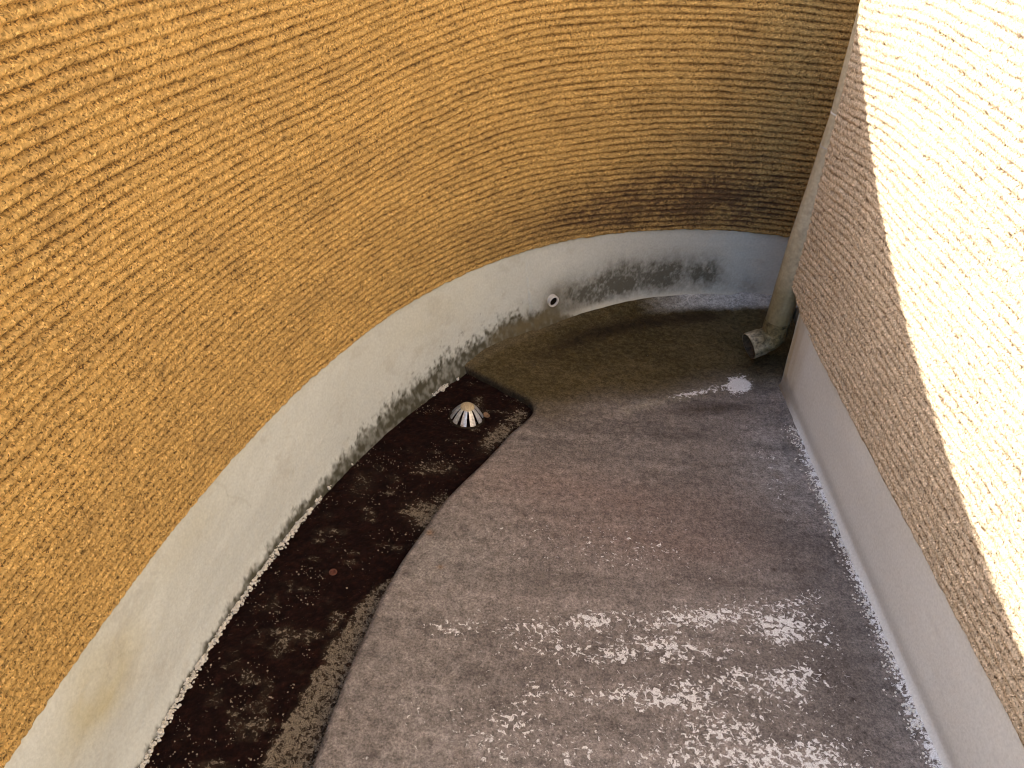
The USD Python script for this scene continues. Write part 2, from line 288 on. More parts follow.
def ribbon(s, inner, outer, z0, z1):
    """A solid band along the curved wall between two offsets from its face, positive into the yard."""
    p, n = curve(s); a, b = p + n * inner, p + n * outer; m = len(s)
    v = np.vstack([np.c_[a, np.full(m, z0)], np.c_[b, np.full(m, z0)], np.c_[b, np.full(m, z1)], np.c_[a, np.full(m, z1)]])
    f = []
    for i in range(m - 1):
        for q in range(4):
            f.append([q * m + i, q * m + i + 1, ((q + 1) % 4) * m + i + 1, ((q + 1) % 4) * m + i])
    f += [[0, m, 2 * m, 3 * m], [m - 1, 4 * m - 1, 3 * m - 1, 2 * m - 1]]
    return np.array(v), np.array(f)
put('core', ribbon(np.linspace(SL[0] + 0.02, SL[-1] - .02, 160), -0.035, -0.20, -0.3, ZTOP - 0.033), M_CORE, cw)
put('coping', ribbon(np.linspace(SL[0] + 0.02, SL[-1] - .02, 160), 0.004, -0.235, ZTOP - 0.034, ZTOP), M_COPING, cw)

# ------------------------------------------------------------------ the right-hand wall
rw = thing('straight_wall', 'straight wall of pale combed plaster above a smooth grey plinth, its upper part in full sun', 'wall')
YE = 2.19
xe = PchipInterpolator([0.0, .27, .30, .325, .473, .590, .815, .972, 1.121, 1.4, 3.4], [.866, .866, .858, .854, .853, .850, .843, .836, .824, .815, .81])
def lean(z): return 0.09 * np.clip((z - 0.3) / 0.8, 0, 1.3)
y = np.r_[np.linspace(-2.7, 0.50, 60)[:-1], np.arange(0.50, YE, 0.0029), YE]
zq = np.r_[np.arange(0, 1.10, 0.0027), np.linspace(1.105, 3.13, 190)]
Y, Q = np.meshgrid(y, zq, indexing='ij')
zbot = ZP - 0.002 + 0.034 * sstep(2.02, YE, Y) + (nz(Y, Y * 0, 0.03, 1, 3, 61) - 0.5) * 0.010
Z = zbot + Q
drift = 0.035 * sstep(1.75, 2.19, Y) ** 2
h, hollow, tone, pit = comb(Y, Z, 71, drift, 0.68)
bulge = np.clip(right_x(YE + lean(Z), D_PLA) - xe(Z), -0.01, 1) * np.clip((Y - 1.72) / (YE - 1.72), 0, 1) ** 2.2
edge = sstep(0, 0.008, Q)
xs = right_x(Y + lean(Z) * np.clip((Y - 1.3) / (YE - 1.3), 0, 1), D_PLA) - bulge - h * edge * (0.4 + 0.6 * sstep(YE, YE - 0.01, Y)) + 0.004 + (nz(Y, Z, 0.5, 0.4, 2, 62) - 0.5) * 0.006
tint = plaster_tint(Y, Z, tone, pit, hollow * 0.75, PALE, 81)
V = np.stack([xs, Y + lean(Z) * np.clip((Y - 1.3) / (YE - 1.3), 0, 1), Z], -1)
nb = len(zq)
# close the free edges: back to the core along the bottom and round the end by the downpipe
under = V[:, 0].copy(); under[:, 0] = right_x(y, D_TOP) + 0.02
endc = V[-1].copy(); endc[:, 0] += 0.26; endc[:, 1] += 0.004
n_y, n_z = len(y), nb
v = np.vstack([V.reshape(-1, 3), under, endc])
f = [grid_faces(n_y, n_z)]
a = np.arange(n_y) * n_z; b = n_y * n_z + np.arange(n_y)
f.append(np.stack([a[1:], a[:-1], b[:-1], b[1:]], -1))
a = (n_y - 1) * n_z + np.arange(n_z); b = n_y * n_z + n_y + np.arange(n_z)
f.append(np.stack([a[:-1], a[1:], b[1:], b[:-1]], -1))
tt = np.vstack([tint.reshape(-1, 3), tint[:, 0], tint[-1]])
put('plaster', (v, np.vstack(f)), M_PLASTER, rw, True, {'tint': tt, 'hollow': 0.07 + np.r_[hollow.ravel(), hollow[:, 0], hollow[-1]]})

y = np.r_[np.linspace(-2.7, 0.45, 40)[:-1], np.arange(0.45, 2.045, 0.006)]
k = np.linspace(0, 1, 60)
Y, K = np.meshgrid(y, k, indexing='ij')
Zg = -0.04 + (ZP + 0.012 + 0.04) * K
D = D_BASE + (D_TOP - D_BASE) * Zg / ZP
Ye = Y + 0.018 * K * sstep(1.9, 2.045, Y)
xs = right_x(Ye, D) + (nz(Y, Zg, 0.22, 0.14, 3, 91) - 0.5) * 0.007 + (nz(Y, Zg, .03, .03, 3, 92) - .5) * 0.0012 - 0.012 * (1 - sstep(0.0, 0.035, Zg))
V = np.stack([xs, Ye, Zg], -1)
t = np.array([0.635, 0.64, 0.615]) * (0.93 + 0.14 * nz(Y, Zg, 0.25, 0.15, 4, 93))[..., None]
t = lerp(t, [0.35, 0.27, 0.15], np.clip(sstep(1.90, 2.04, Y + 0.04 * (nz(Y, Zg, .02, .2, 3, 94) - .5)) * (0.25 + 1.0 * nz(Y, Zg, 0.018, 0.3, 3, 95)), 0, 0.8))
t = lerp(t, [0.12, 0.09, 0.055], np.clip(sstep(1.80, 2.03, Y) * (1 - sstep(0.02, 0.10, Zg * (0.6 + nz(Y, Zg, .03, .03, 3, 96)))) * 0.9, 0, 0.9))
t = lerp(t, [0.36, 0.35, 0.33], 0.5 * np.exp(-((Zg - 0.045) / 0.02) ** 2))
endv = V[-1].copy(); endv[:, 0] += 0.22
n_y, n_k = len(y), len(k)
a = (n_y - 1) * n_k + np.arange(n_k); b = n_y * n_k + np.arange(n_k)
rnd = V[-1].copy()
put('plinth', (np.vstack([V.reshape(-1, 3), endv]), np.vstack([grid_faces(n_y, n_k), np.stack([a[:-1], a[1:], b[1:], b[:-1]], -1)])), M_PLINTH, rw, True,
    {'tint': np.vstack([t.reshape(-1, 3), t[-1]])})
core = shapely.Polygon([(right_x(-2.7, 1.0), -2.7), (right_x(2.06, 1.0), 2.06), (1.06, 2.07), (1.06, 2.72), (1.4, 2.72), (1.4, -2.7)])
cm = trimesh.creation.extrude_polygon(core, 3.7, engine='earcut'); cm.apply_translation([0, 0, -0.3])
put('core', cm, M_CORE, rw)
cp = trimesh.creation.extrude_polygon(core.buffer(0.012, join_style=2), 0.05, engine='earcut'); cp.apply_translation([0, 0, 3.402])
put('coping', cp, M_COPING, rw)

# ------------------------------------------------------------------ floor and gutter
def heightfield(x0, x1, y0, y1, step):
    X, Y = np.meshgrid(np.arange(x0, x1, step), np.arange(y0, y1, step), indexing='ij'); return X, Y
EDGE = [(-0.30, -2.6), (-0.315, -0.5), (-0.318, 0.30), (-0.315, 0.55), (-0.308, 0.691), (-0.293, 0.849), (-0.274, 0.97), (-0.255, 1.077), (-0.228, 1.188), (-0.185, 1.308), (-0.136, 1.427), (-0.067, 1.551),
        (0.003, 1.688), (0.074, 1.828), (0.066, 1.856), (-0.022, 1.923), (-0.10, 1.972), (-0.165, 2.012), (-0.30, 2.11), (-0.5, 2.3)]
ed = np.array(EDGE)
tt_ = np.r_[0, np.cumsum(np.linalg.norm(np.diff(ed, axis=0), axis=1))]
sm = PchipInterpolator(tt_, ed)(np.linspace(0, tt_[-1], 900))
sm[:, 0] += (meshkit.fbm(np.c_[sm / 0.05, np.zeros(900)], 3, 5) - 0.5) * 0.004
slab = shapely.Polygon(np.vstack([sm, [(-0.5, 2.9), (1.3, 2.9), (1.3, -2.6)]]))
shapely.prepare(slab)
edge_line = shapely.LineString(sm)
ss = np.linspace(SL[0] + .02, SL[-1] - .02, 1200); pp, nn = curve(ss)
foot_line = shapely.LineString(pp + nn * (OFF(ss)[:, None]))
def slab_mesh():
    parts = []
    st = 0.0038
    X, Y = heightfield(-0.55, 1.02, 0.45, 2.68, st)
    P = shapely.points(X.ravel(), Y.ravel())
    de = shapely.distance(edge_line, P).reshape(X.shape)
    inside = shapely.contains_properly(slab, P).reshape(X.shape)
    sd_ = np.where(inside, de, -de)
    near = np.abs(sd_) < st * 0.62
    q = shapely.line_interpolate_point(edge_line, shapely.line_locate_point(edge_line, P[near.ravel()]))
    X[near], Y[near] = shapely.get_x(q), shapely.get_y(q); sd_[near] = 0
    F = grid_faces(*X.shape)
    keep = (sd_.ravel()[F] >= -1e-9).all(1)
    F = F[keep]
    e = np.sort(np.vstack([F[:, [0, 1]], F[:, [1, 2]], F[:, [2, 3]], F[:, [3, 0]]]), 1)
    un, ct = np.unique(e, axis=0, return_counts=True)
    rim = np.unique(un[ct == 1]); rim = rim[(sd_.ravel()[rim] < 1.7 * st) & (sd_.ravel()[rim] > 0)]
    P = shapely.points(X.ravel()[rim], Y.ravel()[rim]); q = shapely.line_interpolate_point(edge_line, shapely.line_locate_point(edge_line, P))
    X.ravel()[rim], Y.ravel()[rim] = shapely.get_x(q), shapely.get_y(q); sd_.ravel()[rim] = 0
    return X, Y, sd_, F
X, Y, SD, F = slab_mesh()
P = shapely.points(X.ravel(), Y.ravel())
dw = shapely.distance(foot_line, P).reshape(X.shape)               # distance to the curved wall's foot
dr = right_x(Y, D_BASE) - X; dr = dr * NR[0]                       # distance to the right wall's foot
streak = nz(X + 0.12 * Y, Y, 0.35, 0.035, 4, 101)
H = (nz(X, Y, 0.45, 0.35, 3, 102) - 0.5) * 0.010 + (nz(X, Y, 0.06, 0.04, 3, 103) - 0.5) * 0.0030 + (nz(X, Y, 0.011, 0.011, 2, 104) - 0.5) * 0.0014
back = sstep(0.05, 0.45, X)
H = H + 0.026 * (1 - sstep(0.0, 0.095, dw)) * (0.35 + 0.65 * back) * sstep(0.02, 0.1, SD) + 0.014 * (1 - sstep(0, 0.05, dr + 0.03 * (nz(X, Y, .05, .05, 3, 105) - .5)))
H = H - 0.006 * (1 - sstep(0, 0.012, SD)) - 0.004 * blob(X, Y, 0.4, 2.18, 0.35, 0.12)
# the colour of the mortar: stains, damp, flaking whitewash
n1, n2, n3 = nz(X, Y, 0.22, 0.10, 5, 111), nz(X, Y, 0.03, 0.02, 4, 112), nz(X, Y, 0.010, 0.008, 3, 113)
c = np.array([0.180, 0.156, 0.139]) * (0.50 + 1.0 * streak)[..., None] * (0.66 + 0.68 * n2)[..., None] * (0.74 + 0.52 * nz(X, Y, 0.085, 0.06, 5, 114))[..., None]
c = lerp(c, [0.27, 0.245, 0.22], np.clip(1.6 * (blob(X, Y, -0.18, 1.20, 0.16, 0.12) + blob(X, Y, -0.17, 0.80, 0.2, 0.28) + 0.55 * blob(X, Y, -0.02, 1.40, 0.12, 0.2)) * (n2 - 0.15), 0, 0.75))
c = lerp(c, [0.205, 0.145, 0.122], np.clip(0.9 * (blob(X, Y, 0.45, 1.40, 0.32, 0.14) + 0.5 * blob(X, Y, 0.05, 1.5, .2, .1)) * (0.2 + n1), 0, 0.7))
c = lerp(c, [0.108, 0.092, 0.083], np.clip((blob(X, Y, 0.78, 1.05, 0.09, 0.4) + 0.9 * blob(X, Y, 0.66, 1.42, 0.22, 0.07) + 0.7 * blob(X, Y, 0.55, 0.99, 0.22, 0.04, 12) + .6 * blob(X, Y, 0.25, 0.98, 0.2, 0.03)) * (0.1 + 1.1 * n1), 0, 0.75))
c = lerp(c, [0.29, 0.275, 0.26], np.clip(1.3 * (blob(X, Y, 0.79, 1.66, 0.10, 0.16) + 0.5 * blob(X, Y, .25, .7, .5, .12)) * (n2 * 1.1 - 0.2), 0, 0.7))
wet = sstep(1.80, 2.02, Y + 0.10 * (n1 - 0.5) + 0.05 * (n2 - .5) - 0.16 * sstep(0.35, 0.8, X) + 0.11 * sstep(0.32, 0.08, X))
olive = lerp([0.034, 0.026, 0.007], [0.105, 0.080, 0.036], np.clip(0.1 + 1.0 * (n1 - 0.2) + 0.9 * (n3 - 0.5), 0, 1))
c = lerp(c, olive, np.clip(wet * 0.96, 0, 0.96))
c = lerp(c, [0.021, 0.014, 0.008], np.clip((1.0 * np.exp(-((dw - 0.115 - 0.03 * (n1 - .5)) / 0.04) ** 2) * sstep(0.0, 0.25, X) * sstep(0.80, 0.68, X) + 0.8 * blob(X, Y, 0.86, 2.15, 0.10, 0.055)) * (0.25 + 1.1 * n2), 0, 0.85))
cove = (1 - sstep(0.045, 0.085, dw + 0.03 * (n2 - 0.5))) * sstep(0.42, 0.68, X + 0.12 * (n2 - .5))
c = lerp(c, [0.48, 0.475, 0.455], np.clip(cove * (0.5 + 0.6 * n2), 0, 0.95))
c = lerp(c, [0.13, 0.105, 0.06], np.clip((1 - sstep(0.015, 0.045, dw + 0.03 * (n2 - .5))) * sstep(0.35, 0.05, X) * (0.2 + 0.9 * n2), 0, 0.9))
dband = np.clip(blob(X, Y, 0.62, 1.90, 0.16, 0.028, 14) * 0.9, 0, 1)
c = lerp(c, [0.045, 0.034, 0.025], np.clip(dband * (0.2 + 1.2 * n2), 0, 0.8))
band = np.exp(-(polyline(X, Y, [(0.36, 1.855), (0.49, 1.936), (0.60, 1.98), (0.70, 2.03), (0.76, 2.075)]) / 0.022) ** 2)
c = lerp(c, [0.30, 0.27, 0.21], np.clip(band * (1.6 * n2 - 0.45), 0, 0.6))
# dark patch-marks
for (ux, uy, rr) in ((0.745, 0.993, 0.011), (0.80, 0.94, 0.006), (-0.17, 1.29, 0.010), (0.70, 1.28, .006), (-0.131, 1.188, 0.008)):
    c = lerp(c, [0.05, 0.035, 0.028] if ux > 0 else [0.20, 0.13, 0.08], np.clip(0.9 * blob(X, Y, ux, uy, rr, rr * 0.8) * (0.4 + n3), 0, 0.9))
edge_dark = (1 - sstep(0.0, 0.010, SD)) * 0.35
c = lerp(c, [0.05, 0.035, 0.028], edge_dark)
# white flakes of old paint: density map, broken by small wormy noise
dens = 0.66 * np.exp(-(polyline(X, Y, [(-0.13, 1.016), (0.07, 1.045), (0.208, 1.064), (0.266, 1.080), (0.36, 1.085), (0.50, 1.112), (0.66, 1.155), (0.80, 1.20)]) / 0.044) ** 2) * (0.65 + 0.35 * sstep(0.0, 0.2, X)) * (1 - 0.25 * sstep(.45, .8, X))
dens = np.maximum(dens, 0.68 * blob(X, Y, 0.30, 1.085, 0.10, 0.026, 8))
dens = np.maximum(dens, 0.62 * blob(X, Y, 0.68, 1.11, 0.19, 0.11))
dens = np.maximum(dens, 0.54 * blob(X, Y, 0.34, 1.01, 0.42, 0.10))
dens = np.maximum(dens, 0.56 * np.exp(-(polyline(X, Y, [(0.10, 0.885), (0.25, 0.895), (0.42, 0.90), (0.55, 0.93), (0.70, 0.99)]) / 0.055) ** 2))
dens = np.maximum(dens, 0.60 * blob(X, Y, 0.50, 0.79, 0.34, 0.11, 8))
dens = np.maximum(dens, 0.74 * blob(X, Y, 0.70, 0.80, 0.12, 0.07))
dens = np.maximum(dens, 0.40 * blob(X, Y, 0.10, 0.80, 0.34, 0.13))
dens = np.maximum(dens, 0.30 * blob(X, Y, 0.3, 1.30, 0.5, 0.14))
dens = np.maximum(dens, 0.46 * blob(X, Y, 0.80, 1.62, 0.07, 0.22))
dens = np.maximum(dens, 0.52 * blob(X, Y, 0.52, 0.95, 0.36, 0.19))
dens = np.clip(dens * 1.06, 0, 0.80) * sstep(0.075, 0.13, dr) * (0.35 + 1.25 * nz(X, Y, 0.075, 0.045, 5, 121)) * (1 - 0.45 * np.exp(-(polyline(X, Y, [(0.28, 0.965), (0.45, 0.965), (0.62, 1.02), (0.74, 1.07)]) / 0.014) ** 2))
patch = 1.08 * sstep(0.02, 0.85, np.maximum(blob(X, Y, 0.742, 2.042, 0.066, 0.042, 55), 0.62 * blob(X, Y, 0.68, 2.015, 0.07, 0.018, 22)) * (0.35 + 1.2 * n2))
crust = sstep(0.050, 0.008, dr + 0.035 * (n2 - 0.5) - 0.010 * sstep(1.3, 0.7, Y)) * sstep(1.98, 1.70, Y) * (0.72 + 0.5 * n2)
paint = np.maximum.reduce([dens, patch, crust * 0.80, 0.95 * band * (0.2 + 1.1 * n1) * sstep(0.38, 0.58, X)])
H = H + 0.0022 * sstep(0.6, 1.0, patch) + 0.002 * crust * n3
V = np.stack([X, Y, H], -1).reshape(-1, 3)
# skirt down the free edge of the slab
tri = trimesh.Trimesh(V, np.vstack([F[:, [0, 1, 2]], F[:, [0, 2, 3]]]), process=False)
e = tri.edges_sorted; order = np.lexsort((e[:, 1], e[:, 0])); es = e[order]
uniq, cnt = np.unique(es, axis=0, return_counts=True)
bd = uniq[cnt == 1]; ok = (SD.ravel()[bd] < 1e-6).all(1); bd = bd[ok]
ids = np.unique(bd); m1, m2 = {i: len(V) + k for k, i in enumerate(ids)}, {i: len(V) + len(ids) + k for k, i in enumerate(ids)}
low1 = V[ids] + [0, 0, -0.012]; low2 = V[ids].copy(); low2[:, 2] = -0.06
cf = c.reshape(-1, 3)
Vall = np.vstack([V, low1, low2]); call = np.vstack([cf, cf[ids] * 0.5 + 0.008, np.tile([0.03, 0.02, 0.015], (len(ids), 1))])
sk = []
mid = (V[bd[:, 0], :2] + V[bd[:, 1], :2]) / 2; tg = V[bd[:, 1], :2] - V[bd[:, 0], :2]; tg /= np.linalg.norm(tg, axis=1, keepdims=True) + 1e-12
probe = mid + 0.004 * np.c_[tg[:, 1], -tg[:, 0]]
flip = shapely.contains_xy(slab, probe[:, 0], probe[:, 1])
bd = np.where(flip[:, None], bd[:, ::-1], bd)
for a_, b_ in bd:
    sk += [[b_, a_, m1[a_], m1[b_]], [m1[b_], m1[a_], m2[a_], m2[b_]]]
fl_ = put('floor', (Vall, np.vstack([F, np.array(sk)])), M_FLOOR, None, True, {'tint': call, 'paint': np.r_[paint.ravel(), np.zeros(2 * len(ids))]})
tag(fl_, 'worn grey mortar floor with olive damp stains and flaking white paint', kind='structure')
rest = shapely.Polygon([(-0.318, 0.4515), (1.0, 0.4515), (1.05, -2.6), (-0.30, -2.6)])
rm = trimesh.creation.extrude_polygon(rest, 0.06, engine='earcut'); rm.apply_translation([0, 0, -0.0605])
tag(put('floor', rm, M_ROOF), 'plain mortar floor running on behind the viewer', kind='structure')

# gutter bed
X, Y = heightfield(-0.80, 0.12, 0.40, 2.12, 0.0045)
P = shapely.points(X.ravel(), Y.ravel())
dw = shapely.distance(foot_line, P).reshape(X.shape); de = shapely.distance(edge_line, P).reshape(X.shape)
n1, n2, n3 = nz(X, Y, 0.12, 0.09, 4, 131), nz(X, Y, 0.03, 0.025, 4, 132), nz(X, Y, 0.010, 0.009, 3, 133)
H = ZCH + (n1 - 0.5) * 0.008 + (n2 - 0.5) * 0.005 + (n3 - 0.5) * 0.0055 - 0.010 * blob(X, Y, -0.128, 1.785, 0.085, 0.085)
c = lerp([0.0065, 0.0016, 0.0012], [0.027, 0.009, 0.0055], np.clip(2.2 * (n3 - 0.42) + 0.35 * (n2 - .5), 0, 1))
pale = 1.5 * sstep(0.030, 0.0, de + 0.035 * (n2 - 0.5) + 0.03 * (n1 - .5) - np.interp(Y, [0.4, 0.75, 0.95, 1.10, 1.22], [.10, .075, .055, .03, -.03])) + 1.5 * blob(X, Y, -0.175, 1.37, 0.040, 0.06, 60)
pale = pale + 1.5 * blob(X, Y, -0.03, 1.715, 0.07, 0.024, 62) + 0.6 * blob(X, Y, -0.195, 1.555, 0.05, 0.025) + 0.5 * blob(X, Y, 0.03, 1.815, 0.03, 0.04) + .35 * blob(X, Y, -.38, 1.47, .03, .05) + 0.5 * sstep(0.56, 0.72, nz(X, Y, 0.05, 0.03, 4, 134)) * sstep(0.02, 0.10, dw)
lichen = np.clip(pale * 0.85 * (0.45 + 1.1 * nz(X, Y, 0.03, 0.025, 4, 135)), 0, 0.72)
c = lerp(c, [0.075, 0.058, 0.038], np.clip(lichen * 0.55, 0, 0.5))
F = grid_faces(*X.shape)
cx_, cy_ = X.ravel()[F].mean(1), Y.ravel()[F].mean(1)
inpoly = shapely.contains_xy(slab.buffer(-0.03), cx_, cy_)
# keep only the side of the wall's foot that faces the yard
yard = shapely.Polygon(np.vstack([pp + nn * (OFF(ss)[:, None] - 0.03), [(1.4, -2.6)]]))
inyard = shapely.contains_xy(yard, cx_, cy_)
F = F[~inpoly & inyard]
V = np.stack([X, Y, H], -1).reshape(-1, 3)
used = np.unique(F); remap = np.full(len(V), -1); remap[used] = np.arange(len(used))
gt = put('gutter', (V[used], remap[F]), M_GUTTER, None, True, {'tint': c.reshape(-1, 3)[used], 'paint': lichen.ravel()[used]})
tag(gt, 'sunken gutter bed black with moss along the foot of the curved wall', kind='structure')
gr = trimesh.creation.extrude_polygon(shapely.Polygon([(-0.78, -2.6), (-0.25, -2.6), (-0.25, 0.402), (-0.70, 0.402)]), 0.03, engine='earcut'); gr.apply_translation([0, 0, ZCH - 0.031])
tag(put('gutter', gr, M_ROOF), 'gutter running on behind the viewer', kind='structure')
gm = trimesh.creation.box((80, 80, 0.2)); gm.apply_translation([0, 0, -0.45])
tag(put('ground', gm, M_ROOF), 'ground around the building', kind='structure')

# ------------------------------------------------------------------ small loose matter
def lumps(pts, sizes, squash, seed):
    r = np.random.default_rng(seed); ico = trimesh.creation.icosahedron(); v0, f0 = np.array(ico.vertices), np.array(ico.faces)
    vs, fs = [], []
    for i, (p_, s_) in enumerate(zip(pts, sizes)):
        R = trimesh.transformations.random_rotation_matrix(r.random(3))[:3, :3]
        v = (v0 * r.uniform(0.6, 1.25, (12, 1))) @ R.T * s_ * [1, 1, squash]
        vs.append(v + p_); fs.append(f0 + 12 * i)
    return np.vstack(vs), np.vstack(fs)
# lime crust along the foot of the curved wall
r = np.random.default_rng(3)
sc = np.concatenate([r.uniform(-0.1, 1.62, 2300), r.normal(1.30, 0.12, 60)])
dens_ = nz(sc, sc * 0, 0.045, 1, 3, 141); keep = dens_ + 0.25 * (sc < 0.75) + 0.1 * r.random(len(sc)) > 0.64 + 0.13 * sstep(0.7, 1.4, sc); sc = sc[keep]
pc, nc = curve(sc)
o = OFF(sc) + 0.010 + r.normal(0, 0.0042, len(sc)) + 0.004 * (nz(sc, sc * 0, .1, 1, 2, 142) - .5)
pts = np.c_[pc + nc * o[:, None], ZCH + 0.006 + r.uniform(-0.001, 0.007, len(sc))]
tag(put('lime_crust', lumps(pts, r.uniform(0.0014, 0.0046, len(sc)), 0.8, 5), M_CRUST), 'crumbly white lime crust in the joint between the curved wall and the black gutter', 'crust', kind='stuff')
# crumbs of the same along the right wall
yc = r.uniform(0.6, 1.85, 900); dd = np.abs(r.normal(0, 0.016, 900)) + 0.004
keep = nz(yc, dd, 0.06, 0.01, 3, 143) > 0.45; yc, dd = yc[keep], dd[keep]
pts = np.c_[right_x(yc, D_BASE - 0.008) - dd, yc, 0.012 * (1 - dd / 0.06) + r.uniform(0.0, 0.004, len(yc))]
tag(put('lime_crumbs', lumps(pts, r.uniform(0.0012, 0.0034, len(yc)), 0.7, 6), M_CRUST), 'white lime crumbs in the joint at the foot of the straight wall', 'crumbs', kind='stuff')
# grit in the gutter
n = 7000
gx, gy = r.uniform(-0.62, 0.07, n), r.uniform(0.5, 2.0, n)
okg = shapely.contains_xy(yard.buffer(-0.035), gx, gy) & ~shapely.contains_xy(slab.buffer(0.004), gx, gy) & (nz(gx, gy, 0.07, 0.05, 3, 144) > 0.53)
gx, gy = gx[okg], gy[okg]
gs = r.uniform(0.0005, 0.0015, len(gx)) * r.choice([1, 1, 1, 1.7], len(gx))
tag(put('grit', lumps(np.c_[gx, gy, np.full(len(gx), ZCH + 0.0025)], gs, 0.7, 7), M_GRIT), 'fine pale grit scattered over the black gutter moss', 'grit', kind='stuff')

# ------------------------------------------------------------------ drain strainer
dr_ = thing('drain_strainer', 'domed slotted drain strainer standing in the black gutter', 'drain cover', (-0.128, 1.792, ZCH - 0.005))
UsdGeom.Xformable(dr_).AddScaleOp().Set(Gf.Vec3f(0.9, 0.9, 0.76))
def rib(a, w0, w1):
    """One flared blade of the strainer from cap to rim."""
    prof_ = [(0.021, 0.057), (0.028, 0.051), (0.037, 0.039), (0.048, 0.020), (0.056, 0.004)]
    vs = []
    for i, (rr, zz) in enumerate(prof_):
        w = w0 + (w1 - w0) * i / 4
        for th, q in ((-w, 0), (0, 0), (w, 0), (w, -.0022), (0, -.0022), (-w, -.0022)):
            a2 = a + th; bow = 1.0 if th else 1.03
            vs.append(((rr * bow + q) * math.cos(a2), (rr * bow + q) * math.sin(a2), zz + q * 0.5))
    fs = []
    for i in range(4):
        for j in range(6):
            fs.append([6 * i + j, 6 * i + 6 + j, 6 * i + 6 + (j + 1) % 6, 6 * i + (j + 1) % 6])
    fs += [[0, 1, 4, 5], [1, 2, 3, 4], [25, 24, 29, 28], [26, 25, 28, 27]]
    return trimesh.Trimesh(np.array(vs), np.vstack([np.array(fs)[:, [0, 2, 1]], np.array(fs)[:, [0, 3, 2]]]), process=False)
for q in range(10):
    put('rib', rib(math.radians(-97 + 36 * q), 0.235, 0.19), M_STEEL, dr_, 40)
cap = trimesh.creation.revolve([(0, 0.0665), (0.009, 0.0658), (0.017, 0.0632), (0.0230, 0.0585), (0.0245, 0.0540), (0.023, 0.052), (0.012, 0.054), (0, 0.055)], sections=28)
put('cap', cap, M_STRAIN_CAP, dr_, 40)
rim = trimesh.creation.revolve([(0.053, 0.0005), (0.062, 0.0005), (0.062, 0.003), (0.058, 0.0055), (0.053, 0.0055), (0.053, 0.0005)], sections=40)
put('rim', rim, M_DARK, dr_, 40)

# ------------------------------------------------------------------ weep pipe in the far plinth
wp = thing('weep_pipe', 'short grey plastic pipe end sticking out of the stained plinth', 'pipe', stub_c)
Rz = np.eye(4); Rz[:3, 2] = stub_n; Rz[:3, 0] = np.cross([0, 0, 1], stub_n); Rz[:3, 1] = np.cross(stub_n, Rz[:3, 0])
ring = trimesh.creation.revolve([(0.0156, -0.08), (0.0215, -0.08), (0.0215, 0.0105), (0.0208, 0.0115), (0.0163, 0.0115), (0.0156, 0.0105), (0.0156, -0.08)], sections=40)
ring.apply_transform(Rz); put('tube', ring, M_STUB, wp, 40)
plug = trimesh.creation.revolve([(0, -0.045), (0.0145, -0.045), (0.0151, 0.0055), (0.0157, 0.0055), (0.0157, -0.05), (0, -0.05)], sections=24); plug.apply_transform(Rz); put('bore_shade', plug, M_DARK, wp)  # dark liner and plug stand in for the shade inside the bore

# ------------------------------------------------------------------ downpipe
def tube(path, rad, n=36, inner=None, cap0=False, cap1=False):
    """A tube swept along a path with a radius per station; inner gives it a bore at its last end."""
    path = np.asarray(path, float); rad = np.broadcast_to(rad, len(path)).astype(float)
    t = np.gradient(path, axis=0); t /= np.linalg.norm(t, axis=1, keepdims=True)
    ref = np.array([0.0, 1.0, 0.15]); vs = []
    for p_, d_, q in zip(path, t, rad):
        a_ = np.cross(d_, ref); a_ /= np.linalg.norm(a_); b_ = np.cross(d_, a_); th = np.linspace(0, 2 * np.pi, n, endpoint=False)
        vs.append(p_ + q * (np.cos(th)[:, None] * a_ + np.sin(th)[:, None] * b_))
    if inner:
        for p_, q in ((path[-1], inner), (path[-1] - t[-1] * 0.055, inner)):
            a_ = np.cross(t[-1], ref); a_ /= np.linalg.norm(a_); b_ = np.cross(t[-1], a_)
            vs.append(p_ + q * (np.cos(th)[:, None] * a_ + np.sin(th)[:, None] * b_))
    m = len(vs); i = np.arange(m * n).reshape(m, n)
    f = np.stack([i[:-1], np.roll(i[:-1], -1, 1), np.roll(i[1:], -1, 1), i[1:]], -1).reshape(-1, 4)
    v = np.vstack(vs)
    f3 = np.vstack([f[:, [0, 1, 2]], f[:, [0, 2, 3]]])
    if inner:
        v = np.vstack([v, v[i[-1]].mean(0)]); k = len(v) - 1
        f3 = np.vstack([f3, np.stack([i[-1], np.roll(i[-1], -1), np.full(n, k)], -1)])
    return trimesh.Trimesh(v, f3, process=False)
def pipe_tint(v, dirt_amt):
    a_, b_ = v[:, 0] * 1.0 + v[:, 1], v[:, 2]
    t = np.array([0.41, 0.355, 0.245]) * (0.88 + 0.24 * nz(a_, b_, 0.05, 0.12, 3, 151))[:, None]
    g = np.clip((1 - sstep(0.14, 0.60, b_)) * (0.20 + 1.15 * nz(a_, b_, 0.025, 0.09, 4, 152)) * dirt_amt, 0, 0.85)
    t = lerp(t, [0.15, 0.115, 0.042], g)
    return lerp(t, [0.07, 0.055, 0.03], np.clip((1 - sstep(0.04, 0.19, b_)) * nz(a_, b_, .025, .025, 4, 153) * 1.25 * dirt_amt, 0, 0.7))
PB, PT = np.array([0.862, 2.205, 0.10]), np.array([0.815, 2.215, 1.20])
dp = thing('downpipe', 'beige plastic downpipe in the corner between the two walls, ending in an elbow', 'downpipe')
zz = np.linspace(0, 1, 60)
up_dir = (PT - PB) / np.linalg.norm(PT - PB)
pth = PB + up_dir * 0.03 + (zz * 2.75)[:, None] * (up_dir * [0.55, 1, 1])
